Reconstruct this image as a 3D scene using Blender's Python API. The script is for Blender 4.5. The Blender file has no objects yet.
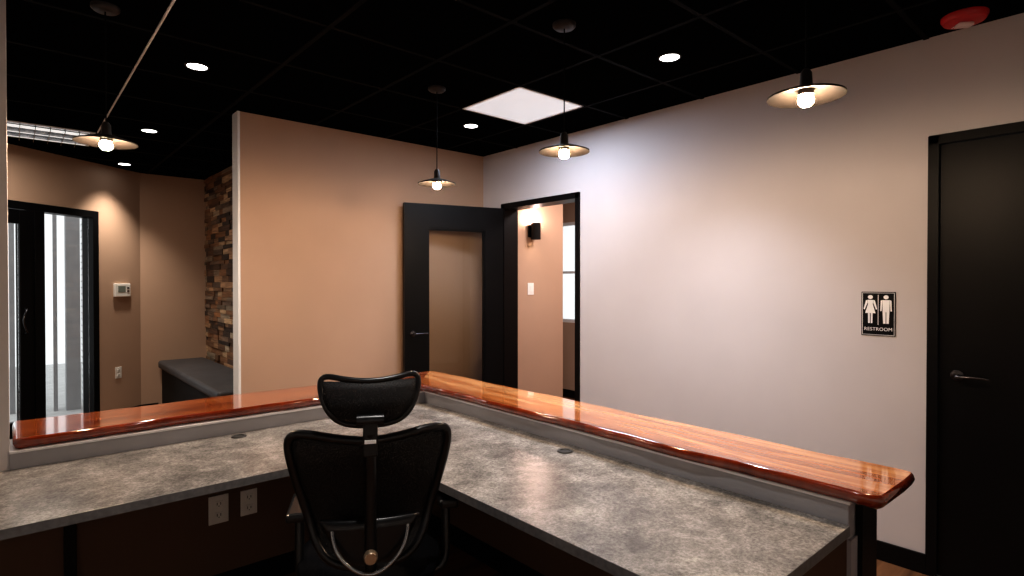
import bpy, bmesh, math, random
from mathutils import Vector, Matrix
random.seed(11)
S=bpy.context.scene
COL=bpy.context.collection
R=math.radians

# ------------------------------------------------------------------ materials
def newmat(name):
    m=bpy.data.materials.new(name); m.use_nodes=True
    nt=m.node_tree; nt.nodes.clear()
    o=nt.nodes.new('ShaderNodeOutputMaterial'); b=nt.nodes.new('ShaderNodeBsdfPrincipled')
    nt.links.new(b.outputs[0],o.inputs[0])
    return m,nt,b,o
def setin(b,k,v):
    if k in b.inputs: b.inputs[k].default_value=v
def mat(name,col,rough=.5,metal=0,var=.08,scale=8,bump=0,bscale=60,spec=None,coat=0):
    m,nt,b,o=newmat(name)
    N=nt.nodes; L=nt.links
    tc=N.new('ShaderNodeTexCoord'); nz=N.new('ShaderNodeTexNoise'); nz.inputs['Scale'].default_value=scale
    nz.inputs['Detail'].default_value=4
    L.new(tc.outputs['Object'],nz.inputs['Vector'])
    cr=N.new('ShaderNodeValToRGB')
    cr.color_ramp.elements[0].position=.3; cr.color_ramp.elements[1].position=.7
    cr.color_ramp.elements[0].color=(*[c*(1-var) for c in col],1)
    cr.color_ramp.elements[1].color=(*[min(1,c*(1+var)) for c in col],1)
    L.new(nz.outputs['Fac'],cr.inputs['Fac']); L.new(cr.outputs['Color'],b.inputs['Base Color'])
    b.inputs['Roughness'].default_value=rough; b.inputs['Metallic'].default_value=metal
    if spec is not None: setin(b,'Specular IOR Level',spec)
    if coat: setin(b,'Coat Weight',coat); setin(b,'Coat Roughness',.06)
    if bump:
        n2=N.new('ShaderNodeTexNoise'); n2.inputs['Scale'].default_value=bscale; n2.inputs['Detail'].default_value=3
        L.new(tc.outputs['Object'],n2.inputs['Vector'])
        bp=N.new('ShaderNodeBump'); bp.inputs['Strength'].default_value=bump; bp.inputs['Distance'].default_value=.01
        L.new(n2.outputs['Fac'],bp.inputs['Height']); L.new(bp.outputs[0],b.inputs['Normal'])
    return m
def emis(name,col,st):
    m,nt,b,o=newmat(name)
    b.inputs['Base Color'].default_value=(*col,1)
    setin(b,'Emission Color',(*col,1)); setin(b,'Emission Strength',st)
    return m
def glassmat(name,tint=(.98,.99,.99)):
    m,nt,b,o=newmat(name); N=nt.nodes;L=nt.links
    N.remove(b)
    tr=N.new('ShaderNodeBsdfTransparent'); tr.inputs[0].default_value=(*tint,1)
    g=N.new('ShaderNodeBsdfGlossy'); g.inputs['Roughness'].default_value=.02
    fr=N.new('ShaderNodeFresnel'); fr.inputs['IOR'].default_value=1.4
    mx=N.new('ShaderNodeMixShader'); L.new(fr.outputs[0],mx.inputs[0]); L.new(tr.outputs[0],mx.inputs[1]); L.new(g.outputs[0],mx.inputs[2])
    L.new(mx.outputs[0],o.inputs[0]); return m
def meshfabric(name,alpha=.8):
    m,nt,b,o=newmat(name); N=nt.nodes;L=nt.links
    b.inputs['Base Color'].default_value=(.010,.010,.011,1); b.inputs['Roughness'].default_value=.6; setin(b,'Specular IOR Level',.3)
    tc=N.new('ShaderNodeTexCoord'); w=N.new('ShaderNodeTexNoise'); w.inputs['Scale'].default_value=300
    L.new(tc.outputs['Object'],w.inputs['Vector'])
    cr=N.new('ShaderNodeValToRGB'); cr.color_ramp.elements[0].position=.35;cr.color_ramp.elements[1].position=.6
    cr.color_ramp.elements[0].color=(alpha,)*3+(1,); cr.color_ramp.elements[1].color=(1,1,1,1)
    L.new(w.outputs['Fac'],cr.inputs['Fac']); L.new(cr.outputs['Color'],b.inputs['Alpha'])
    return m
def woodmat(name,axis,cols,rough=.12,coat=1,scale=1.0,band=None,fine=.3):
    """grain running along axis (0=x,1=y). cols dark->light."""
    m,nt,b,o=newmat(name); N=nt.nodes;L=nt.links
    tc=N.new('ShaderNodeTexCoord'); mp=N.new('ShaderNodeMapping')
    sc=[9*scale,9*scale,9*scale]; sc[axis]=.9*scale
    mp.inputs['Scale'].default_value=sc
    L.new(tc.outputs['Object'],mp.inputs['Vector'])
    n=N.new('ShaderNodeTexNoise'); n.inputs['Scale'].default_value=1.6; n.inputs['Detail'].default_value=8; n.inputs['Distortion'].default_value=.9
    L.new(mp.outputs[0],n.inputs['Vector'])
    mp2=N.new('ShaderNodeMapping'); s2=[70*scale]*3; s2[axis]=2.5*scale; mp2.inputs['Scale'].default_value=s2
    L.new(tc.outputs['Object'],mp2.inputs['Vector'])
    n2=N.new('ShaderNodeTexNoise'); n2.inputs['Scale'].default_value=1; n2.inputs['Detail'].default_value=4; L.new(mp2.outputs[0],n2.inputs['Vector'])
    ma=N.new('ShaderNodeMath'); ma.operation='MULTIPLY_ADD'; ma.inputs[1].default_value=fine; 
    L.new(n2.outputs['Fac'],ma.inputs[0]); L.new(n.outputs['Fac'],ma.inputs[2])
    fac=ma.outputs[0]
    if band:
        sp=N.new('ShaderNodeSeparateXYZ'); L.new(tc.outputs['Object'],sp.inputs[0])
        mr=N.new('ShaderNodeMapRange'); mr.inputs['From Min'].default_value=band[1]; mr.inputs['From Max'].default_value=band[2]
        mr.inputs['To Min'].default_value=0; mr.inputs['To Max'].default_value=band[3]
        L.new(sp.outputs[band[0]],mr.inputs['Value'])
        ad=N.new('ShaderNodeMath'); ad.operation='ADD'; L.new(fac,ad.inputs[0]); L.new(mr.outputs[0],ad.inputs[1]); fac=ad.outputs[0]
    cr=N.new('ShaderNodeValToRGB'); e=cr.color_ramp.elements
    e[0].position=.40; e[1].position=.98; e[0].color=(*cols[0],1); e[1].color=(*cols[-1],1)
    for i,c in enumerate(cols[1:-1]):
        x=e.new(.40+.58*(i+1)/(len(cols)-1)); x.color=(*c,1)
    L.new(fac,cr.inputs['Fac']); L.new(cr.outputs['Color'],b.inputs['Base Color'])
    b.inputs['Roughness'].default_value=rough
    if coat: setin(b,'Coat Weight',coat); setin(b,'Coat Roughness',.04)
    return m

M={}
M['tan']=mat('paint_tan',(.49,.335,.24),.8,var=.03,scale=2,bump=.05,bscale=150,spec=.2)
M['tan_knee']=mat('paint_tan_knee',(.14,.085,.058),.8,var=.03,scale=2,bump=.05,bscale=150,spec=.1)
M['grey_wall']=mat('paint_pale_grey',(.60,.57,.58),.8,var=.03,scale=2,bump=.05,bscale=150,spec=.2)
M['white']=mat('paint_white',(.85,.85,.85),.6,var=.02)
M['black']=mat('black_satin',(.003,.003,.0035),.42,var=.2,scale=4,bump=.03,bscale=90,spec=.2)
M['blackmatte']=mat('black_matte',(.003,.003,.003),.8,var=.2,spec=.1)
M['tile']=mat('ceiling_tile_black',(.0022,.0022,.0022),.95,var=.4,scale=60,bump=.3,bscale=200,spec=0)
M['tbar']=mat('tbar_black',(.0035,.0035,.0035),.7,var=.1,spec=.05)
M['tbar_glint']=mat('tbar_painted_glint',(.9,.88,.85),.5,var=.05)  # copy of the black T-bar with its reflected light painted into the colour
M['riser']=mat('riser_grey',(.34,.34,.37),.4,metal=.1,var=.05,scale=6)
M['riser_lip']=mat('riser_lip',(.75,.75,.78),.35,metal=.2,var=.05)
M['plastic_white']=mat('plastic_white',(.9,.88,.83),.35,var=.02)
M['plastic_dark']=mat('plastic_dark',(.03,.03,.03),.4,var=.1)
M['slot']=mat('socket_slot',(.02,.02,.02),.6)
M['sign_black']=mat('sign_black',(.003,.003,.004),.35,var=.1,spec=.2)
M['sign_white']=mat('sign_white',(.95,.95,.95),.5,var=.02)
M['red']=mat('alarm_red',(.5,.010,.014),.35,var=.05)
M['lens']=mat('strobe_lens',(.75,.6,.6),.1,var=.05)
M['steel']=mat('brushed_steel_dark',(.10,.10,.11),.25,metal=1,var=.1)
M['shade']=mat('pendant_shade_metal',(.010,.0075,.006),.7,metal=0,var=.1,spec=.15)
M['canopy']=mat('pendant_canopy_dark',(.03,.026,.024),.5,metal=.5,var=.1)
M['bulb']=emis('bulb_glow',(1,.72,.48),900)
M['sbulb']=emis('sconce_bulb_glow',(1,.76,.54),40)
M['down']=emis('downlight_glow',(1,.98,.96),8)
M['panel']=emis('panel_glow',(.84,.87,.92),.42)
M['louvre']=mat('louvre_metal',(.30,.30,.31),.2,metal=1,var=.5,scale=20)
M['tube']=emis('tube_glow',(1,.98,.95),.6)
M['glass']=glassmat('clear_glass')
M['bench_top']=mat('bench_vinyl_grey',(.052,.052,.056),.5,var=.15,bump=.1,bscale=40,spec=.3)
M['bench_base']=mat('bench_base_dark',(.020,.019,.018),.7,var=.1,spec=.1)
M['chairmesh']=meshfabric('chair_mesh_fabric',.84)
M['chairframe']=mat('chair_frame_black',(.005,.005,.006),.28,var=.1,spec=.5)
M['chairseat']=mat('chair_seat_fabric',(.004,.004,.005),.9,var=.3,scale=80,bump=.3,bscale=200,spec=.05)
M['chairgrey']=mat('chair_metal_grey',(.35,.36,.38),.25,metal=.9,var=.05)
M['knob']=mat('knob_brass',(.55,.42,.3),.3,metal=.8,var=.05)
M['rubber']=mat('rubber',(.01,.01,.01),.7)
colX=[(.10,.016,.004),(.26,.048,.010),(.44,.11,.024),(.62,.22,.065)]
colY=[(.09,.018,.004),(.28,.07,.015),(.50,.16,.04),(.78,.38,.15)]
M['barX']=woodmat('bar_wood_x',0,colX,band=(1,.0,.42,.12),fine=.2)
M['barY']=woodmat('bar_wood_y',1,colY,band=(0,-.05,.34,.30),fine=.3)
M['barEdge']=woodmat('bar_live_edge',2,[(.12,.014,.003),(.24,.034,.008),(.42,.075,.016)],rough=.12,scale=.8,fine=.08)
M['floor']=woodmat('floor_wood',0,[(.07,.03,.014),(.19,.085,.036),(.35,.17,.08)],rough=.35,coat=.2)
def worktop_mat():
    m,nt,b,o=newmat('worktop_stone'); N=nt.nodes;L=nt.links
    tc=N.new('ShaderNodeTexCoord')
    n=N.new('ShaderNodeTexNoise'); n.inputs['Scale'].default_value=5; n.inputs['Detail'].default_value=12; n.inputs['Roughness'].default_value=.8; n.inputs['Distortion'].default_value=.2
    n2=N.new('ShaderNodeTexNoise'); n2.inputs['Scale'].default_value=100; n2.inputs['Detail'].default_value=6; n2.inputs['Roughness'].default_value=.8
    L.new(tc.outputs['Object'],n.inputs['Vector']);L.new(tc.outputs['Object'],n2.inputs['Vector'])
    c1=N.new('ShaderNodeValToRGB'); e=c1.color_ramp.elements
    e[0].position=.39;e[0].color=(.145,.138,.13,1);e[1].position=.64;e[1].color=(.50,.475,.445,1)
    x=e.new(.51); x.color=(.28,.265,.25,1)
    L.new(n.outputs['Fac'],c1.inputs['Fac'])
    c2=N.new('ShaderNodeValToRGB'); c2.color_ramp.elements[0].position=.38;c2.color_ramp.elements[1].position=.62
    c2.color_ramp.elements[0].color=(.58,.58,.58,1);c2.color_ramp.elements[1].color=(1.28,1.28,1.28,1)
    L.new(n2.outputs['Fac'],c2.inputs['Fac'])
    mx=N.new('ShaderNodeMixRGB');mx.blend_type='MULTIPLY';mx.inputs[0].default_value=1
    L.new(c1.outputs[0],mx.inputs[1]);L.new(c2.outputs[0],mx.inputs[2]);L.new(mx.outputs[0],b.inputs['Base Color'])
    b.inputs['Roughness'].default_value=.25
    return m
M['worktop']=worktop_mat()
M['worktop_edge']=mat('worktop_edge',(.13,.135,.145),.45,var=.2,scale=60)
def brickmat():
    m,nt,b,o=newmat('white_brick');N=nt.nodes;L=nt.links
    tc=N.new('ShaderNodeTexCoord'); mp=N.new('ShaderNodeMapping'); mp.inputs['Rotation'].default_value=(R(90),0,0)
    L.new(tc.outputs['Object'],mp.inputs['Vector'])
    br=N.new('ShaderNodeTexBrick'); br.inputs['Scale'].default_value=3.0
    br.inputs['Color1'].default_value=(.85,.85,.85,1);br.inputs['Color2'].default_value=(.68,.68,.70,1);br.inputs['Mortar'].default_value=(.22,.22,.24,1)
    L.new(mp.outputs[0],br.inputs['Vector']);L.new(br.outputs['Color'],b.inputs['Base Color']);b.inputs['Roughness'].default_value=.8
    return m
M['brick']=brickmat()
def plankmat():
    m,nt,b,o=newmat('reclaimed_planks');N=nt.nodes;L=nt.links
    a=N.new('ShaderNodeAttribute');a.attribute_name='Col'
    tc=N.new('ShaderNodeTexCoord'); mp=N.new('ShaderNodeMapping'); mp.inputs['Scale'].default_value=(40,3,40)
    L.new(tc.outputs['Object'],mp.inputs['Vector'])
    n=N.new('ShaderNodeTexNoise');n.inputs['Scale'].default_value=1.5;n.inputs['Detail'].default_value=8;L.new(mp.outputs[0],n.inputs['Vector'])
    cr=N.new('ShaderNodeValToRGB');cr.color_ramp.elements[0].position=.3;cr.color_ramp.elements[1].position=.7
    cr.color_ramp.elements[0].color=(.5,.48,.46,1);cr.color_ramp.elements[1].color=(1.3,1.25,1.2,1)
    L.new(n.outputs['Fac'],cr.inputs['Fac'])
    mx=N.new('ShaderNodeMixRGB');mx.blend_type='MULTIPLY';mx.inputs[0].default_value=1
    L.new(a.outputs['Color'],mx.inputs[1]);L.new(cr.outputs[0],mx.inputs[2]);L.new(mx.outputs[0],b.inputs['Base Color'])
    b.inputs['Roughness'].default_value=.75
    return m
M['plank']=plankmat()

# ------------------------------------------------------------------ helpers
def link(o,parent=None):
    COL.objects.link(o)
    if parent: o.parent=parent
    return o
def empty(name,loc=(0,0,0),rot=(0,0,0),label=None,cat=None,kind=None,parent=None,group=None):
    o=bpy.data.objects.new(name,None); o.empty_display_size=.1
    o.location=loc;o.rotation_euler=rot; link(o,parent); tag(o,label,cat,kind,group); return o
def tag(o,label=None,cat=None,kind=None,group=None):
    if label:o['label']=label
    if cat:o['category']=cat
    if kind:o['kind']=kind
    if group:o['group']=group
    return o
def frombm(name,bm,mats,parent=None,loc=(0,0,0),rot=(0,0,0),smooth=False,bevel=0,seg=2):
    me=bpy.data.meshes.new(name); bmesh.ops.recalc_face_normals(bm,faces=bm.faces); bm.to_mesh(me); bm.free()
    if not isinstance(mats,(list,tuple)): mats=[mats]
    for m in mats: me.materials.append(m)
    if smooth:
        for p in me.polygons:p.use_smooth=True
    o=bpy.data.objects.new(name,me); o.location=loc;o.rotation_euler=rot; link(o,parent)
    if bevel:
        md=o.modifiers.new('bevel','BEVEL');md.width=bevel;md.segments=seg;md.limit_method='ANGLE';md.angle_limit=R(40)
    return o
def addbox(bm,x0,x1,y0,y1,z0,z1,mi=0):
    v=[bm.verts.new(p) for p in [(x0,y0,z0),(x1,y0,z0),(x1,y1,z0),(x0,y1,z0),(x0,y0,z1),(x1,y0,z1),(x1,y1,z1),(x0,y1,z1)]]
    for f in [(3,2,1,0),(4,5,6,7),(0,1,5,4),(1,2,6,5),(2,3,7,6),(3,0,4,7)]:
        fc=bm.faces.new([v[i] for i in f]); fc.material_index=mi
def boxes(name,lst,mats,parent=None,loc=(0,0,0),rot=(0,0,0),bevel=0,base=True,kind=None,label=None,cat=None,seg=2):
    x0=min(b[0] for b in lst);x1=max(b[1] for b in lst);y0=min(b[2] for b in lst);y1=max(b[3] for b in lst);z0=min(b[4] for b in lst)
    c=Vector(((x0+x1)/2,(y0+y1)/2,z0)) if base else Vector((0,0,0))
    bm=bmesh.new()
    for b in lst: addbox(bm,b[0]-c.x,b[1]-c.x,b[2]-c.y,b[3]-c.y,b[4]-c.z,b[5]-c.z,b[6] if len(b)>6 else 0)
    o=frombm(name,bm,mats,parent,Vector(loc)+(Matrix.Rotation(rot[2],3,'Z')@c if rot!=(0,0,0) else c),rot,bevel=bevel,seg=seg)
    tag(o,label,cat,kind); return o
def prism(name,poly,z0,z1,mats,parent=None,bevel=0,kind=None):
    cx=sum(p[0] for p in poly)/len(poly);cy=sum(p[1] for p in poly)/len(poly)
    bm=bmesh.new()
    a=[bm.verts.new((p[0]-cx,p[1]-cy,0)) for p in poly];b=[bm.verts.new((p[0]-cx,p[1]-cy,z1-z0)) for p in poly]
    bm.faces.new(a[::-1]);bm.faces.new(b)
    n=len(poly)
    for i in range(n):
        f=bm.faces.new((a[i],a[(i+1)%n],b[(i+1)%n],b[i])); f.material_index=1 if isinstance(mats,(list,tuple)) and len(mats)>1 else 0
    o=frombm(name,bm,mats,parent,(cx,cy,z0),bevel=bevel);tag(o,kind=kind);return o
def lathe(name,prof,m,parent=None,loc=(0,0,0),rot=(0,0,0),seg=40,closed=False):
    bm=bmesh.new();rings=[]
    for r,z in prof:
        if r<1e-6: rings.append([bm.verts.new((0,0,z))])
        else: rings.append([bm.verts.new((r*math.cos(2*math.pi*i/seg),r*math.sin(2*math.pi*i/seg),z)) for i in range(seg)])
    for a,b in zip(rings[:-1],rings[1:]):
        for i in range(seg):
            j=(i+1)%seg
            if len(a)==1 and len(b)==1: continue
            if len(a)==1: bm.faces.new((a[0],b[i],b[j]))
            elif len(b)==1: bm.faces.new((a[i],a[j],b[0]))
            else: bm.faces.new((a[i],a[j],b[j],b[i]))
    o=frombm(name,bm,m,parent,loc,rot,smooth=True)
    md=o.modifiers.new('es','EDGE_SPLIT');md.split_angle=R(45)
    return o
def tube(name,pts,rad,m,parent=None,loc=(0,0,0),rot=(0,0,0),cyclic=False,res=6,smoothcurve=True,radii=None):
    cu=bpy.data.curves.new(name,'CURVE');cu.dimensions='3D';cu.bevel_depth=rad;cu.bevel_resolution=4;cu.use_fill_caps=True
    if smoothcurve:
        sp=cu.splines.new('NURBS');sp.points.add(len(pts)-1)
        for i,p in enumerate(pts): sp.points[i].co=(*p,1); sp.points[i].radius=radii[i] if radii else 1
        sp.order_u=3;sp.use_endpoint_u=not cyclic;sp.use_cyclic_u=cyclic;sp.resolution_u=res
    else:
        sp=cu.splines.new('POLY');sp.points.add(len(pts)-1)
        for i,p in enumerate(pts): sp.points[i].co=(*p,1); sp.points[i].radius=radii[i] if radii else 1
        sp.use_cyclic_u=cyclic
    t=bpy.data.objects.new('tmp',cu);COL.objects.link(t)
    dg=bpy.context.evaluated_depsgraph_get();me=bpy.data.meshes.new_from_object(t.evaluated_get(dg))
    bpy.data.objects.remove(t);me.name=name;me.materials.clear();me.materials.append(m)
    for p in me.polygons:p.use_smooth=True
    o=bpy.data.objects.new(name,me);o.location=loc;o.rotation_euler=rot;return link(o,parent)
def text(name,body,size,m,parent=None,loc=(0,0,0),rot=(0,0,0),ext=.0006,align='CENTER',space=1.0):
    cu=bpy.data.curves.new(name,'FONT');cu.body=body;cu.size=size;cu.extrude=ext;cu.align_x=align;cu.align_y='CENTER';cu.space_character=space
    t=bpy.data.objects.new('tmp',cu);COL.objects.link(t)
    dg=bpy.context.evaluated_depsgraph_get();me=bpy.data.meshes.new_from_object(t.evaluated_get(dg))
    bpy.data.objects.remove(t);me.name=name;me.materials.clear();me.materials.append(m)
    o=bpy.data.objects.new(name,me);o.location=loc;o.rotation_euler=rot;return link(o,parent)
def light(name,typ,loc,power,col=(1,1,1),size=.1,rot=(0,0,0),spot=None,blend=.5,parent=None):
    l=bpy.data.lights.new(name,typ);l.energy=power;l.color=col
    if typ=='AREA': l.shape='SQUARE';l.size=size
    else: l.shadow_soft_size=size
    if typ=='SPOT': l.spot_size=R(spot);l.spot_blend=blend
    o=bpy.data.objects.new(name,l);o.location=loc;o.rotation_euler=rot;return link(o,parent)

H=2.67
XW=3.424; YP=4.307; ALC=7.46; AX=1.715
XE=-.009   # free end of the stub wall
EO=Vector((0,6.65,0)); EA=math.atan2(.6015,.7988)
# ------------------------------------------------------------------ shell
o=boxes('floor',[(-1.7,5.5,-1.3,7.7,-.1,0)],M['floor'],kind='structure')
poly=[(-1.7,-1.3),(3.57,-1.3),(5.45,1.9),(5.45,6.1),(1.85,6.1),(1.85,7.62),(1.03,7.62),(-1.7,5.5)]
prism('ceiling',poly,H,H+.12,M['tile'],kind='structure')
GX=[2.36+.61*k for k in range(-6,2)]; GY=[2.60+.61*k for k in range(-6,9)]
bars=[]
def ymax(x): return YP if x>1.7 else min(ALC,6.65+.753*x)
for x in GX:
    if abs(x-.53)<.01: 
        bars.append((x-.012,x+.012,-1.2,2.6,H-.006,H+.01)); continue
    bars.append((x-.012,x+.012,-1.2,ymax(x)-.02,H-.006,H+.01))
for y in GY:
    if y<YP: xa,xb=-1.6,XW
    else: xa,xb=(max(-1.6,(y-6.65)/.753)+.03),AX
    if xb>xa: bars.append((xa,xb,y-.012,y+.012,H-.005,H+.01))
boxes('trim_1',bars,M['tbar'],kind='structure')
boxes('trim_2',[(.527,.535,2.6,5.66,H-.009,H)],M['tbar_glint'],kind='structure')  # stretch of grid bar with the glint painted on
D1a,D1b=-.24,.756; D2a,D2b=3.065,4.03; DH=2.18
boxes('wall_right',[(XW,3.57,-1.3,D1a,0,H),(XW,3.57,D1b,D2a,0,H),(XW,3.57,D2b,6.0,0,H),(XW,3.57,D1a,D1b,DH,H),(XW,3.57,D2a,D2b,DH,H)],M['grey_wall'],kind='structure')
boxes('wall_partition',[(1.222,XW,YP,YP+.12,0,H)],M['tan'],kind='structure')
boxes('trim_3',[(1.206,1.222,YP-.004,YP+.124,0,H)],M['white'],kind='structure')
boxes('wall_alcove',[(1.0,1.85,ALC,ALC+.12,0,H)],M['tan'],kind='structure')
boxes('wall_accent',[(AX+.03,1.85,YP+.12,ALC,0,H)],M['bench_base'],kind='structure')
bm=bmesh.new();cl=bm.loops.layers.color.new('Col')
pal=[(.50,.37,.27),(.60,.48,.37),(.34,.25,.19),(.70,.60,.48),(.42,.35,.30),(.50,.37,.27),(.24,.19,.16),(.62,.57,.50),(.5,.44,.38),(.56,.40,.27)]
z=0
while z<H-.02:
    hgt=random.choice([.04,.05,.06,.07]); hgt=min(hgt,H-z)
    y=YP+.13-random.random()*.3
    while y<ALC:
        ln=random.uniform(.12,.42); y2=min(y+ln,ALC-.001); y1=max(y,YP+.125)
        if y2-y1>.02:
            t=random.uniform(.008,.03); n0=len(bm.faces)
            addbox(bm,AX+.03-t,AX+.035,y1+.001,y2-.001,z+.001,z+hgt-.001)
            bm.faces.ensure_lookup_table(); c=random.choice(pal);k=random.uniform(.8,1.15)
            for f in bm.faces[n0:]:
                for lp in f.loops: lp[cl]=(c[0]*k,c[1]*k,c[2]*k,1)
        y+=ln
    z+=hgt
tag(frombm('wall_cladding',bm,M['plank']),kind='structure')
er=(0,0,EA)
boxes('wall_entry',[(.836,1.36,0,.12,0,H),(-.85,.836,0,.12,DH,H),(-2.3,-.85,0,.12,0,H)],M['tan'],loc=EO,rot=er,kind='structure')
boxes('wall_left',[(-1.7,XE,2.88,3.30,.70,H)],M['grey_wall'],kind='structure')
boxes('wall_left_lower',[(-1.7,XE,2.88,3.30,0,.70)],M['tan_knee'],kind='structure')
boxes('wall_side',[(-1.75,-1.6,-1.3,5.6,0,H)],M['white'],kind='structure')
boxes('wall_back',[(-1.7,XW,-1.35,-1.2,0,H)],M['white'],kind='structure')
boxes('wall_hall',[(3.57,4.58,4.35,4.5,0,H)],M['tan'],kind='structure')
boxes('wall_window',[(5.3,5.42,1.9,4.3,0,H),(5.3,5.42,4.3,5.4,0,.95),(5.3,5.42,4.3,5.4,2.22,H),(5.3,5.42,5.4,6.1,0,H)],M['tan'],kind='structure')
boxes('wall_hall_near',[(3.57,5.42,1.9,2.05,0,H)],M['tan'],kind='structure')
boxes('wall_hall_far',[(1.85,5.42,6.0,6.12,0,H)],M['tan'],kind='structure')
w=empty('window_1',(5.33,4.85,.95),kind='structure')
boxes('window_frame',[(-.02,.04,-.55,-.51,0,1.27),(-.02,.04,.51,.55,0,1.27),(-.02,.04,-.55,.55,0,.04),(-.02,.04,-.55,.55,1.23,1.27),(-.015,.03,-.55,.55,.62,.65)],M['white'],parent=w,base=False)
boxes('window_glass',[(.0,.006,-.52,.52,.03,1.24)],M['glass'],parent=w,base=False)
bb=M['black']
boxes('baseboard_right',[(XW-.014,XW,D1b,D2a,0,.10),(XW-.014,XW,-1.2,D1a,0,.10)],bb,kind='structure',bevel=.003)
boxes('baseboard_partition',[(1.206,3.40,YP-.014,YP,0,.10)],bb,kind='structure',bevel=.003)
boxes('baseboard_entry',[(.836,1.34,-.014,0,0,.10)],bb,loc=EO,rot=er,kind='structure',bevel=.003)
boxes('baseboard_alcove',[(1.08,1.24,ALC-.014,ALC,0,.10)],bb,kind='structure',bevel=.003)
boxes('baseboard_hall',[(3.58,4.58,4.336,4.35,0,.10),(5.286,5.3,2.05,6,0,.10)],bb,kind='structure',bevel=.003)
boxes('floor',[(-4,4,5.2,14,-.13,-.11)],mat('concrete_walk',(.55,.55,.54),.9,var=.1),kind='structure')
boxes('wall_exterior',[(.70,2.6,9.3,9.5,-.11,3.2)],M['brick'],kind='structure')
boxes('trim_4',[(.50,.64,8.8,9.0,-.11,3.2),(.38,.42,8.86,8.9,-.11,3.2),(.38,.64,8.8,8.9,2.5,2.65),(-.02,.03,9.0,9.06,-.11,2.65)],mat('post_grey',(.32,.325,.335),.6),kind='structure')

# ------------------------------------------------------------------ doors
def lever(parent,side=1,loc=(0,0,0),rot=(0,0,0)):
    h=empty('handle',loc,rot,parent=parent)
    lathe('rosette',[(0,0),(.028,0),(.030,.004),(.027,.010),(.012,.013),(.012,.03),(0,.03)],M['steel'],h,seg=28)
    tube('lever',[(0,0,.02),(0,0,.05),(side*.012,0,.058),(side*.05,.002,.056),(side*.10,.004,.05),(side*.125,.0,.048)],.0085,M['steel'],h,radii=[1.1,1.1,1,1,.95,.8])
    return h
WR=(R(90),0,R(-90))
boxes('trim_5',[(XW-.012,3.57,D1b-.045,D1b+.002,0,DH),(XW-.012,3.57,D1a,D1a+.045,0,DH),(XW-.012,3.57,D1a,D1b,DH-.045,DH+.002)],M['black'],kind='structure',bevel=.003)
d=empty('door_1',(XW,.71,0),kind='structure')
boxes('door_leaf',[(.008,.052,-.902,0,.01,2.133)],M['black'],parent=d,base=False,bevel=.002)
lever(d,1,(.008,.637-.71,1.007),WR)
boxes('trim_6',[(XW-.012,3.585,D2b-.045,D2b+.004,0,DH),(XW-.012,3.585,D2a-.004,D2a+.045,0,DH),(XW-.012,3.585,D2a,D2b,DH-.045,DH+.004)],M['black'],kind='structure',bevel=.003)
ang=math.atan2(4.235-3.985,2.50-3.395)
d=empty('door_2',(3.395,3.985,0),(0,0,ang),kind='structure')
W=.925
boxes('door_leaf',[(0.004,.185,-.022,.022,.012,2.135),(W-.205,W,-.022,.022,.012,2.135),(.185,W-.205,-.022,.022,1.925,2.135),(.185,W-.205,-.022,.022,.012,.3)],M['black'],parent=d,base=False)
boxes('glass_stop',[(.185,.2,-.014,.014,.3,1.925),(W-.22,W-.205,-.014,.014,.3,1.925),(.185,W-.205,-.014,.014,1.91,1.925),(.185,W-.205,-.014,.014,.3,.315)],M['black'],parent=d,base=False)
boxes('door_glass',[(.2,W-.22,-.003,.003,.315,1.91)],M['glass'],parent=d,base=False)
lever(d,1,(W-.07,.022,1.02),(R(90),0,R(180)))
e=empty('door_3',EO,er,kind='structure')
fr=[(.776,.838,-.01,.13,0,DH),(-.852,-.79,-.01,.13,0,DH),(-.79,.776,-.01,.13,DH-.07,DH),(.20,.289,-.01,.11,0,DH-.07),(.289,.776,0,.11,0,.10)]
boxes('door_frame',fr,M['black'],parent=e,base=False,bevel=.003)
boxes('sidelight_glass',[(.289,.776,.05,.056,.10,DH-.07)],M['glass'],parent=e,base=False)
boxes('door_leaf',[(.075,.197,0,.05,.01,DH-.075),(-.787,-.665,0,.05,.01,DH-.075),(-.665,.075,0,.05,.01,.22),(-.665,.075,0,.05,DH-.2,DH-.075)],M['black'],parent=e,base=False,bevel=.003)
boxes('door_glass',[(-.665,.075,.02,.026,.22,DH-.2)],M['glass'],parent=e,base=False)
tube('handle',[(.10,0,1.22),(.10,-.05,1.22),(.08,-.06,1.20),(.05,-.06,1.12),(.08,-.06,1.03),(.10,-.05,1.0),(.10,0,1.0)],.007,M['steel'],e)

# ------------------------------------------------------------------ counter
BZ=.858; WZ=.745
KX0,KX1=1.846,2.02; KY0,KY1=2.88,3.10
kp=[(XE,KY0),(KX0,KY0),(KX0,.60),(KX1,.60),(KX1,KY1),(XE,KY1)]
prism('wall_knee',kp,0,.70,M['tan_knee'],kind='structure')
k2=[(XE,KY0-.004),(KX0-.004,KY0-.004),(KX0-.004,.596),(KX1+.002,.596),(KX1+.002,KY1),(XE,KY1)]
prism('trim_7',k2,.70,.806,M['riser'],kind='structure')
k3=[(XE,KY0-.012),(KX0-.012,KY0-.012),(KX0-.012,.59),(KX1+.004,.59),(KX1+.004,KY1+.004),(XE,KY1+.004)]
prism('trim_8',k3,.806,.8145,M['riser_lip'],kind='structure')
boxes('trim_9',[(KX0+.05,KX1+.006,.575,.594,0,.806)],M['black'],kind='structure')
boxes('trim_10',[(KX0-.004,KX0+.049,.588,.60,0,.70)],M['riser'],kind='structure')
boxes('baseboard_knee',[(XE,KX0,KY0-.014,KY0,0,.1),(KX0-.014,KX0,.6,KY0-.014,0,.1)],bb,kind='structure')
WX0=KX0-.006
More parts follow.
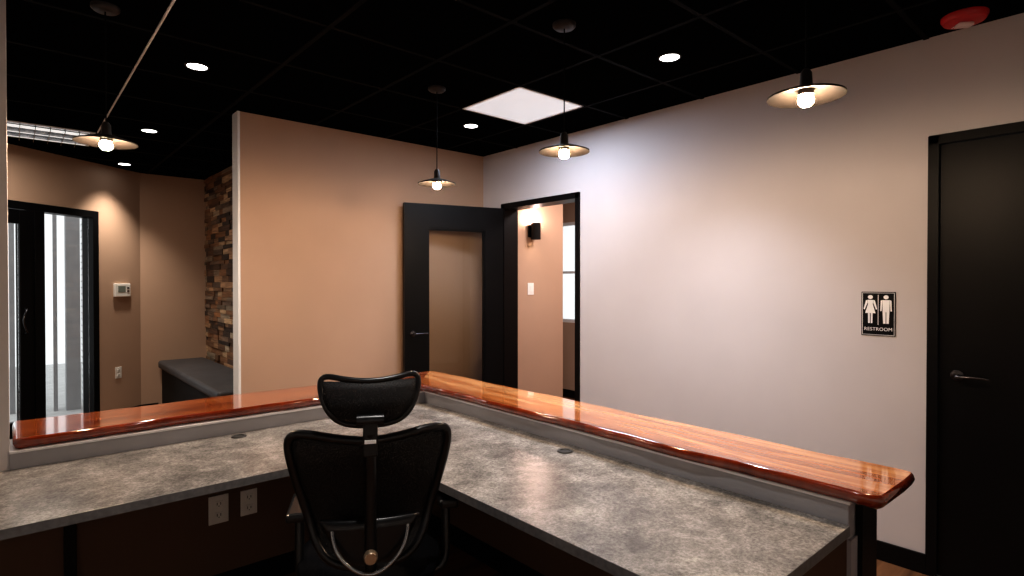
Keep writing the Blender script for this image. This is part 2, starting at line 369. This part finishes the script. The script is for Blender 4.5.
wpoly=[(-1.3,2.197),(1.142,2.197),(1.142,.59),(WX0,.59),(WX0,KY0-.006),(-1.3,KY0-.006)]
wt=prism('worktop',wpoly,WZ-.032,WZ,[M['worktop'],M['worktop_edge']],bevel=.002)
tag(wt,'grey mottled stone-look L-shaped desk worktop with dark edge','worktop')
wc=Vector(wt.location)
def grommet(x,y):
    o=lathe('cable_grommet',[(0,.001),(.020,.001),(.022,.004),(.030,.004),(.033,.001),(.033,-.004),(0,-.004)],M['plastic_dark'],wt,(x-wc.x,y-wc.y,WZ-wc.z+.001),seg=32)
    tag(o,'dark grey round plastic cable cover')
grommet(.785,2.80);grommet(1.747,1.646)
def bracket(x,y,ax):
    o=empty('worktop_bracket',(x,y,.1),label='black steel bracket fixed to the knee wall under the worktop',cat='bracket',group='worktop support brackets')
    if ax=='y':
        boxes('upright',[(-.02,.02,-.03,-.004,.0,WZ-.135)],M['black'],parent=o,base=False,bevel=.003)
        boxes('arm',[(-.02,.02,-.50,-.004,WZ-.160,WZ-.134)],M['black'],parent=o,base=False,bevel=.003)
    else:
        boxes('upright',[(-.03,-.004,-.02,.02,.0,WZ-.135)],M['black'],parent=o,base=False,bevel=.003)
        boxes('arm',[(-.50,-.004,-.02,.02,WZ-.160,WZ-.134)],M['black'],parent=o,base=False,bevel=.003)
bracket(.17,KY0,'y'); bracket(1.2,KY0,'y');bracket(KX0,1.35,'x')
def bartop():
    xl=0.0;OX,OY=2.15,3.262;IX,IY=1.81,2.885;yn=.50
    def seg(a,b,step=.05,amp=.006,ph=0):
        a=Vector(a);b=Vector(b);L=(b-a).length;n=max(2,int(L/step));d=(b-a)/L;nn=Vector((d.y,-d.x))
        out=[]
        for i in range(n):
            s=L*i/n; w=min(1,s/.12,(L-s)/.12)
            out.append(a+d*s+nn*amp*w*(math.sin(s*7.3+ph)+.5*math.sin(s*17+ph*2)+.25*math.sin(s*31+ph)))
        return out
    c=.03
    pts=[]
    pts+=seg((xl,IY),(IX,IY),ph=.4)
    i_in=len(pts)
    pts+=seg((IX,IY),(IX,yn+c),ph=1.7)
    pts+=[Vector((IX,yn+c)),Vector((IX+.01,yn+.006)),Vector((IX+c,yn))]
    pts+=[Vector((OX-.12,yn-.004)),Vector((OX-c,yn-.002)),Vector((OX-.008,yn+.008))]
    pts+=seg((OX,yn+c),(OX,OY-.03),ph=3.1)
    pts+=[Vector((OX,OY-.03))]
    i_out=len(pts)
    pts+=[Vector((OX-.03,OY))]
    pts+=seg((OX-.06,OY),(xl,OY),ph=5.0)
    pts+=[Vector((xl,OY))]
    n=len(pts)
    def off(k):
        r=[]
        for i in range(n):
            t=(pts[(i+1)%n]-pts[i-1]).normalized(); nn=Vector((t.y,-t.x)); r.append(pts[i]-nn*k)
        return r
    area=sum(pts[i].x*pts[(i+1)%n].y-pts[(i+1)%n].x*pts[i].y for i in range(n))
    sg=1 if area>0 else -1
    cx,cy=1.85,2.9
    bm=bmesh.new()
    rings=[]
    for k,z in [(.022,BZ-.043),(.008,BZ-.036),(0,BZ-.018),(.003,BZ-.006),(.010,BZ)]:
        rings.append([bm.verts.new((p.x-cx,p.y-cy,z-BZ+.043)) for p in off(k*sg)])
    for a,b in zip(rings[:-1],rings[1:]):
        for i in range(n):
            f=bm.faces.new((a[i],a[(i+1)%n],b[(i+1)%n],b[i]));f.material_index=2;f.smooth=True
    for ring in (rings[0],rings[-1]):
        f=bm.faces.new(ring[0:i_in+1]+ring[i_out:n]);f.material_index=0
        f=bm.faces.new(ring[i_in:i_out+1]);f.material_index=1
    o=frombm('bar_top',bm,[M['barX'],M['barY'],M['barEdge']],loc=(cx,cy,BZ-.043))
    return tag(o,'glossy red-brown live-edge wood bar top on the half wall','bar top')
bartop()

# ------------------------------------------------------------------ wall devices
def plate(name,loc,rot,kind,label,cat,w=.075,h=.12,gang=1,group=None):
    o=empty(name,loc,rot,label=label,cat=cat,group=group)
    boxes('cover_plate',[(-w/2,w/2,-h/2,h/2,0,.006)],M['plastic_white'],parent=o,base=False,bevel=.002)
    if kind=='outlet':
        for s in (-1,1):
            boxes('socket',[(-.017,.017,s*.026-.015,s*.026+.015,.005,.009)],M['plastic_white'],parent=o,base=False,bevel=.003)
            boxes('socket_slot',[(-.009,-.006,s*.026-.004,s*.026+.008,.0085,.0095),(.006,.009,s*.026-.004,s*.026+.008,.0085,.0095),(-.002,.002,s*.026-.011,s*.026-.007,.0085,.0095)],M['slot'],parent=o,base=False)
    else:
        boxes('rocker',[(-.016,.016,-.033,.033,.005,.011)],M['plastic_white'],parent=o,base=False,bevel=.002)
    return o
g='outlets under the worktop'
plate('power_outlet',(.717,KY0,.403),(R(90),0,0),'outlet','white duplex power outlet on the tan wall under worktop','power outlet',w=.085,h=.13,group=g)
plate('power_outlet',(.850,KY0,.403),(R(90),0,0),'outlet','white duplex power outlet on the tan wall under worktop','power outlet',group=g)
def onentry(x,z): 
    p=EO+Matrix.Rotation(EA,3,'Z')@Vector((x,0,0)); return (p.x,p.y,z)
plate('power_outlet',onentry(1.06,.50),(R(90),0,EA),'outlet','white duplex power outlet on tan wall below the thermostat','power outlet')
plate('light_switch',(4.09,4.35,1.39),(R(90),0,0),'switch','white rocker light switch on wall below the sconce','light switch',w=.085,h=.125)
t=empty('thermostat',onentry(1.10,1.375),(R(90),0,EA),label='white wall thermostat with small dark display',cat='thermostat')
boxes('thermostat_body',[(-.095,.095,-.07,.07,0,.028)],M['plastic_white'],parent=t,base=False,bevel=.006)
boxes('display',[(-.06,.03,-.02,.045,.027,.030)],mat('lcd_grey',(.22,.25,.22),.3),parent=t,base=False)
boxes('button',[(.048,.075,.015,.035,.027,.032),(.048,.075,-.02,0,.027,.032)],M['chairgrey'],parent=t,base=False)
s=empty('restroom_sign',(XW,.971,1.292),WR,label='black restroom wall sign with white pictograms and lettering',cat='sign')
boxes('sign_plate',[(-.079,.079,-.116,.116,0,.004)],M['sign_black'],parent=s,base=False,bevel=.003)
boxes('sign_border',[(-.074,.074,.109,.111,.004,.005),(-.074,.074,-.111,-.109,.004,.005),(-.074,-.072,-.111,.111,.004,.005),(.072,.074,-.111,.111,.004,.005),(-.0012,.0012,-.058,.100,.004,.005)],M['sign_white'],parent=s,base=False)
def figure(name,cx,female,lab):
    bm=bmesh.new()
    def poly(ps):
        a=[bm.verts.new((cx+p[0]*1.1,p[1],.0042)) for p in ps];c=[bm.verts.new((cx+p[0]*1.1,p[1],.0055)) for p in ps]
        bm.faces.new(a);bm.faces.new(c)
        for i in range(len(ps)): bm.faces.new((a[i],a[(i+1)%len(ps)],c[(i+1)%len(ps)],c[i]))
    poly([(.0105*math.cos(a*math.pi/10),.088+.0105*math.sin(a*math.pi/10)) for a in range(20)])
    if female:
        poly([(-.012,.073),(.012,.073),(.010,.05),(.022,.003),(-.022,.003),(-.010,.05)])
        poly([(-.013,.073),(-.019,.070),(-.029,.025),(-.024,.022),(-.012,.058)])
        poly([(.013,.073),(.019,.070),(.029,.025),(.024,.022),(.012,.058)])
        poly([(-.010,.004),(-.002,.004),(-.002,-.05),(-.009,-.05)])
        poly([(.010,.004),(.002,.004),(.002,-.05),(.009,-.05)])
    else:
        poly([(-.015,.073),(.015,.073),(.014,.01),(-.014,.01)])
        poly([(-.016,.073),(-.022,.070),(-.024,.015),(-.018,.015),(-.016,.06)])
        poly([(.016,.073),(.022,.070),(.024,.015),(.018,.015),(.016,.06)])
        poly([(-.014,.012),(-.0015,.012),(-.0015,-.05),(-.0115,-.05)])
        poly([(.014,.012),(.0015,.012),(.0015,-.05),(.0115,-.05)])
    o=frombm(name,bm,M['sign_white'],s); tag(o,lab)
figure('pictogram',-.036,True,'white woman pictogram');figure('pictogram',.036,False,'white man pictogram')
text('lettering','RESTROOM',.0245,M['sign_white'],s,(0,-.081,.0045),space=1.04)

# ------------------------------------------------------------------ lights in ceiling
def pendant(x,y,z=2.08):
    o=empty('pendant_lamp',(x,y,H),label='small saucer pendant lamp with dark metal shade over the bar',cat='pendant lamp',group='saucer pendants over the bar')
    dz=z-H
    lathe('canopy',[(0,0),(.055,0),(.055,-.012),(.045,-.022),(.008,-.024),(0,-.024)],M['canopy'],o)
    tube('cord',[(0,0,-.02),(0,0,dz+.07)],.003,M['blackmatte'],o,smoothcurve=False)
    lathe('lamp_holder',[(0,dz+.085),(.010,dz+.083),(.018,dz+.07),(.020,dz+.03),(.024,dz+.018),(.024,dz-.002),(0,dz-.002)],M['canopy'],o,seg=28)
    lathe('lamp_shade',[(.020,dz+.026),(.05,dz+.019),(.118,dz-.004),(.1185,dz-.010),(.116,dz-.010),(.05,dz+.010),(.020,dz+.016)],M['shade'],o,seg=56)
    lathe('bulb',[(0,dz-.042),(.014,dz-.039),(.023,dz-.029),(.025,dz-.018),(.020,dz-.006),(.012,dz+.0),(0,dz+.002)],M['bulb'],o,seg=24)
for p in [(.318,3.065),(2.0,2.98),(1.955,1.849),(1.98,.775)]: pendant(*p)
def downlight(x,y,p=30,col=(.90,.92,1),sp=110):
    o=empty('recessed_downlight',(x,y,H),label='round white recessed downlight in black ceiling tile',cat='downlight',group='recessed downlights')
    lathe('trim_ring',[(.050,-.001),(.052,-.005),(.060,-.005),(.063,-.001)],M['canopy'],o)
    lathe('lens',[(0,-.003),(.051,-.003)],M['down'],o)
    light('downlight_beam','SPOT',(0,0,-.02),p,col,.05,spot=sp,blend=1,parent=o)
W_=(1,.88,.76)
downlight(.79,3.57,58,W_);downlight(.836,5.33,82,W_);downlight(.877,7.0,80,W_,90);downlight(2.677,3.52,36);downlight(2.668,1.746,100,(.88,.90,1),100)
downlight(.79,1.2,52,(1,.95,.9));downlight(-.6,-.6,60,(1,.95,.9))  # unseen downlights, added as fill for the desk side
o=empty('ceiling_panel_light',(2.655,2.905,H),label='square white LED panel light in the black ceiling grid',cat='ceiling light')
boxes('panel_frame',[(-.297,.297,-.297,-.285,-.008,0),(-.297,.297,.285,.297,-.008,0),(-.297,-.285,-.297,.297,-.008,0),(.285,.297,-.297,.297,-.008,0)],M['white'],parent=o,base=False)
boxes('diffuser',[(-.285,.285,-.285,.285,-.005,-.001)],M['panel'],parent=o,base=False)
light('panel_light','AREA',(0,0,-.012),18,(.76,.84,1),.56,parent=o)
o=empty('troffer_light',(-.08,5.955,H),label='rectangular ceiling light with silver parabolic louvres',cat='ceiling light')
lv=[(-.6,.6,-.295,-.28,-.012,0),(-.6,.6,.28,.295,-.012,0),(-.6,-.585,-.295,.295,-.012,0),(.585,.6,-.295,.295,-.012,0)]
boxes('troffer_frame',lv,M['white'],parent=o,base=False)
lv=[(-.585+i*.09,-.581+i*.09,-.28,.28,-.04,-.006) for i in range(1,13)]+[(-.585,.585,y,y+.004,-.04,-.006) for y in (-.095,.095)]
boxes('louvre',lv,M['louvre'],parent=o,base=False)
boxes('reflector',[(-.585,.585,-.28,.28,-.004,-.001)],M['louvre'],parent=o,base=False)
for y in (-.19,0,.19):
    tube('lamp_tube',[(-.57,y,-.018),(.57,y,-.018)],.010,M['tube'],o,smoothcurve=False)
light('troffer_glow','AREA',(0,0,-.06),10,(1,.9,.8),.5,parent=o)
o=empty('fire_alarm_strobe',(3.26,.59,H),(R(180),0,R(-48)),label='red round ceiling fire alarm strobe with clear lens',cat='fire alarm')
lathe('alarm_body',[(0,-.004),(.088,-.004),(.088,.012),(.078,.028),(.05,.034),(0,.034)],M['red'],o)
boxes('strobe_lens',[(-.032,.032,-.022,.022,.033,.052)],M['lens'],parent=o,base=False,bevel=.008)
text('lettering','FIRE',.028,M['sign_white'],o,(0,-.045,.0345))
o=empty('wall_sconce',(4.10,4.35,1.99),(R(90),0,0),label='small black cylindrical wall sconce glowing up and down',cat='wall lamp')
boxes('back_plate',[(-.05,.05,-.06,.06,0,.015)],M['black'],parent=o,base=False,bevel=.003)
lathe('lamp_shade',[(.045,-.085),(.05,-.085),(.05,.085),(.045,.085),(.045,-.085)],M['black'],o,(0,0,.07),(R(90),0,0))
lathe('bulb',[(0,-.05),(.02,-.04),(.026,0),(.02,.04),(0,.05)],M['sbulb'],o,(0,0,.07),(R(90),0,0),seg=20)
light('sconce_glow','POINT',(0,.10,.08),9,(1,.70,.6),.03,parent=o)
light('hall_fill','AREA',(4.4,3.3,H-.02),32,(1,.85,.82),.5)  # added fill light for the hall, no fixture belongs to it

# ------------------------------------------------------------------ bench
o=empty('bench',(1.475,6.0,0),label='built-in bench with dark grey cushion top along the wood-clad wall',cat='bench')
boxes('bench_base',[(-.20,.24,-1.0,1.45,.0,.49)],M['bench_base'],parent=o,base=False,bevel=.004)
boxes('seat_cushion',[(-.24,.235,-1.03,1.45,.49,.578)],M['bench_top'],parent=o,base=False,bevel=.03,seg=4)

# ------------------------------------------------------------------ office chair
def interp(tab,x):
    for (a,b),(c,d) in zip(tab[:-1],tab[1:]):
        if a<=x<=c: return b+(d-b)*(x-a)/(c-a)
    return tab[0][1] if x<tab[0][0] else tab[-1][1]
def sheet(name,zs,wfun,yfun,m,parent,topfun=None,cols=16,th=.006):
    bm=bmesh.new();rows=[]
    for z in zs:
        w=wfun(z);r=[]
        for i in range(cols+1):
            x=-w+2*w*i/cols; zz=z+(topfun(x,z) if topfun else 0)
            r.append(bm.verts.new((x,yfun(x,z),zz)))
        rows.append(r)
    for a,b in zip(rows[:-1],rows[1:]):
        for i in range(cols): bm.faces.new((a[i],a[i+1],b[i+1],b[i]))
    o=frombm(name,bm,m,parent,smooth=True)
    md=o.modifiers.new('s','SOLIDIFY');md.thickness=th;md.offset=0
    return o
ch=empty('office_chair',(.953,1.843,0),(0,0,R(-27.3)),label='black mesh ergonomic office chair with headrest at the desk corner',cat='office chair')
def by(x,z): return -.235+.85*x*x+.045*math.exp(-((z-.70)/.12)**2)-.03*max(0,(z-.85))/.15
loop=[(0,.962),(-.10,.975),(-.19,.992),(-.238,.988),(-.250,.955),(-.240,.89),(-.218,.80),(-.192,.71),(-.168,.63),(-.125,.575),(-.06,.56),(0,.558)]
loop=loop+[(-x,z) for x,z in loop[-2:0:-1]]
tube('backrest_frame',[(x,by(x,z),z) for x,z in loop],.0145,M['chairframe'],ch,cyclic=True)
wtab=[(.56,.10),(.575,.125),(.63,.166),(.71,.19),(.80,.215),(.89,.237),(.955,.245),(.98,.235)]
sheet('backrest_mesh',[.562,.58,.61,.65,.70,.75,.80,.85,.90,.94,.972],lambda z:interp(wtab,z),by,M['chairmesh'],ch,topfun=lambda x,z:(.25*x*x if z>.96 else 0))
sheet('lumbar_support',[.57,.60,.63,.66,.69,.72],lambda z:interp([(.57,.05),(.62,.10),(.72,.15)],z),lambda x,z:-.255+.9*x*x,M['chairframe'],ch,th=.018)
tube('back_yoke',[(-.115,-.25,.69),(-.112,-.268,.66),(-.088,-.285,.615),(-.04,-.295,.575),(0,-.297,.565),(.04,-.295,.575),(.088,-.285,.615),(.112,-.268,.66),(.115,-.25,.69)],.006,M['chairgrey'],ch)
lathe('tension_knob',[(0,.02),(.017,.02),(.021,.014),(.021,0),(0,0)],M['knob'],ch,(0,-.295,.622),(R(90),0,0),seg=28)
tube('spine',[(0,-.02,.40),(0,-.18,.40),(0,-.27,.45),(0,-.275,.58),(0,-.275,.75),(0,-.285,.90),(0,-.30,1.0)],.018,M['chairframe'],ch)
hr=empty('headrest',(0,0,0),parent=ch)
def hy(x,z): return -.275+1.2*x*x-.03*(1-abs(z-1.09)/.08)
hl=[(0,1.154),(-.07,1.160),(-.130,1.172),(-.149,1.160),(-.146,1.12),(-.128,1.07),(-.095,1.032),(-.05,1.02),(0,1.018)]
hl=hl+[(-x,z) for x,z in hl[-2:0:-1]]
tube('headrest_frame',[(x,hy(x,z),z) for x,z in hl],.009,M['chairframe'],hr,cyclic=True)
ht=[(1.02,.06),(1.035,.095),(1.075,.126),(1.12,.143),(1.155,.147)]
sheet('headrest_mesh',[1.022,1.035,1.055,1.075,1.10,1.13,1.155],lambda z:interp(ht,z),hy,M['chairmesh'],hr)
boxes('headrest_stem',[(-.022,.022,-.315,-.292,.93,1.05)],M['chairframe'],parent=hr,base=False,bevel=.006)
lathe('headrest_hinge',[(0,-.04),(.018,-.04),(.018,.04),(0,.04)],M['chairframe'],hr,(0,-.30,1.04),(0,R(90),0),seg=24)
boxes('maker_tag',[(-.017,.017,-.318,-.3155,.972,.983)],M['sign_white'],parent=ch,base=False)
bm=bmesh.new();rows=[]
for j in range(13):
    v=-1+2*j/12;r=[]
    for i in range(13):
        u=-1+2*i/12
        x=u*math.sqrt(1-.32*v*v)*.25;y=v*math.sqrt(1-.32*u*u)*.25
        e2=max(abs(u),abs(v))
        z=.49+.02*(u*u)-.045*max(0,v-.5)**2*4-.02*max(0,e2-.85)/.15
        r.append(bm.verts.new((x,y+.04,z)))
    rows.append(r)
for a,b2 in zip(rows[:-1],rows[1:]):
    for i in range(12): bm.faces.new((a[i],a[i+1],b2[i+1],b2[i]))
so=frombm('seat',bm,M['chairseat'],ch,smooth=True)
md=so.modifiers.new('s','SOLIDIFY');md.thickness=.06;md.offset=-1
md=so.modifiers.new('b','BEVEL');md.width=.015;md.segments=3
boxes('seat_mechanism',[(-.09,.09,-.14,.12,.38,.43)],M['chairframe'],parent=ch,base=False,bevel=.01)
lathe('gas_lift',[(0,.10),(.028,.10),(.028,.26),(.018,.262),(.018,.39),(0,.39)],M['chairframe'],ch,seg=24)
for sx in (-1,1):
    a=empty('armrest',(sx*.255+.015,0,0),parent=ch)
    tube('arm_post',[(-sx*.20,-.02,.41),(-sx*.04,-.02,.41),(0,-.0,.45),(0,.02,.56),(0,.04,.655)],.016,M['chairframe'],a)
    boxes('arm_pad',[(-.035,.035,-.08,.14,.655,.688)],M['chairframe'],parent=a,base=False,bevel=.012)
for i in range(5):
    an=2*math.pi*i/5+.3
    c,s_=math.cos(an),math.sin(an)
    tube('base_spoke',[(c*.02,s_*.02,.125),(c*.12,s_*.12,.12),(c*.24,s_*.24,.10),(c*.30,s_*.30,.085)],.022,M['chairframe'],ch,radii=[1.2,1.1,.85,.7])
    k=empty('caster',(c*.30,s_*.30,0),(0,0,an),parent=ch)
    for dy in (-.018,.018):
        lathe('caster_wheel',[(0,-.010),(.026,-.010),(.0295,-.006),(.0295,.006),(.026,.010),(0,.010)],M['rubber'],k,(0,dy,.0295),(R(90),0,0),seg=24)
    lathe('caster_stem',[(0,.03),(.012,.03),(.012,.085),(0,.085)],M['chairframe'],k,seg=16)

# ------------------------------------------------------------------ world, camera
wd=bpy.data.worlds.new('World');S.world=wd;wd.use_nodes=True
nt=wd.node_tree;bg=nt.nodes['Background'];bg.inputs[0].default_value=(.96,.98,1,1);bg.inputs[1].default_value=.95
cd=bpy.data.cameras.new('Camera');cam=bpy.data.objects.new('Camera',cd);COL.objects.link(cam)
cd.sensor_width=36;cd.lens=568.76/1024*36;cd.clip_start=.02
yaw=R(48.633);pt=R(-.554)
f=Vector((math.cos(yaw)*math.cos(pt),math.sin(yaw)*math.cos(pt),math.sin(pt)))
cam.location=(0,0,1.457);cam.rotation_euler=f.to_track_quat('-Z','Y').to_euler()
S.camera=cam
S.view_settings.view_transform='Standard'
S.view_settings.exposure=.25
try: S.view_settings.look='Medium High Contrast'
except Exception as ex: print('look failed',ex)
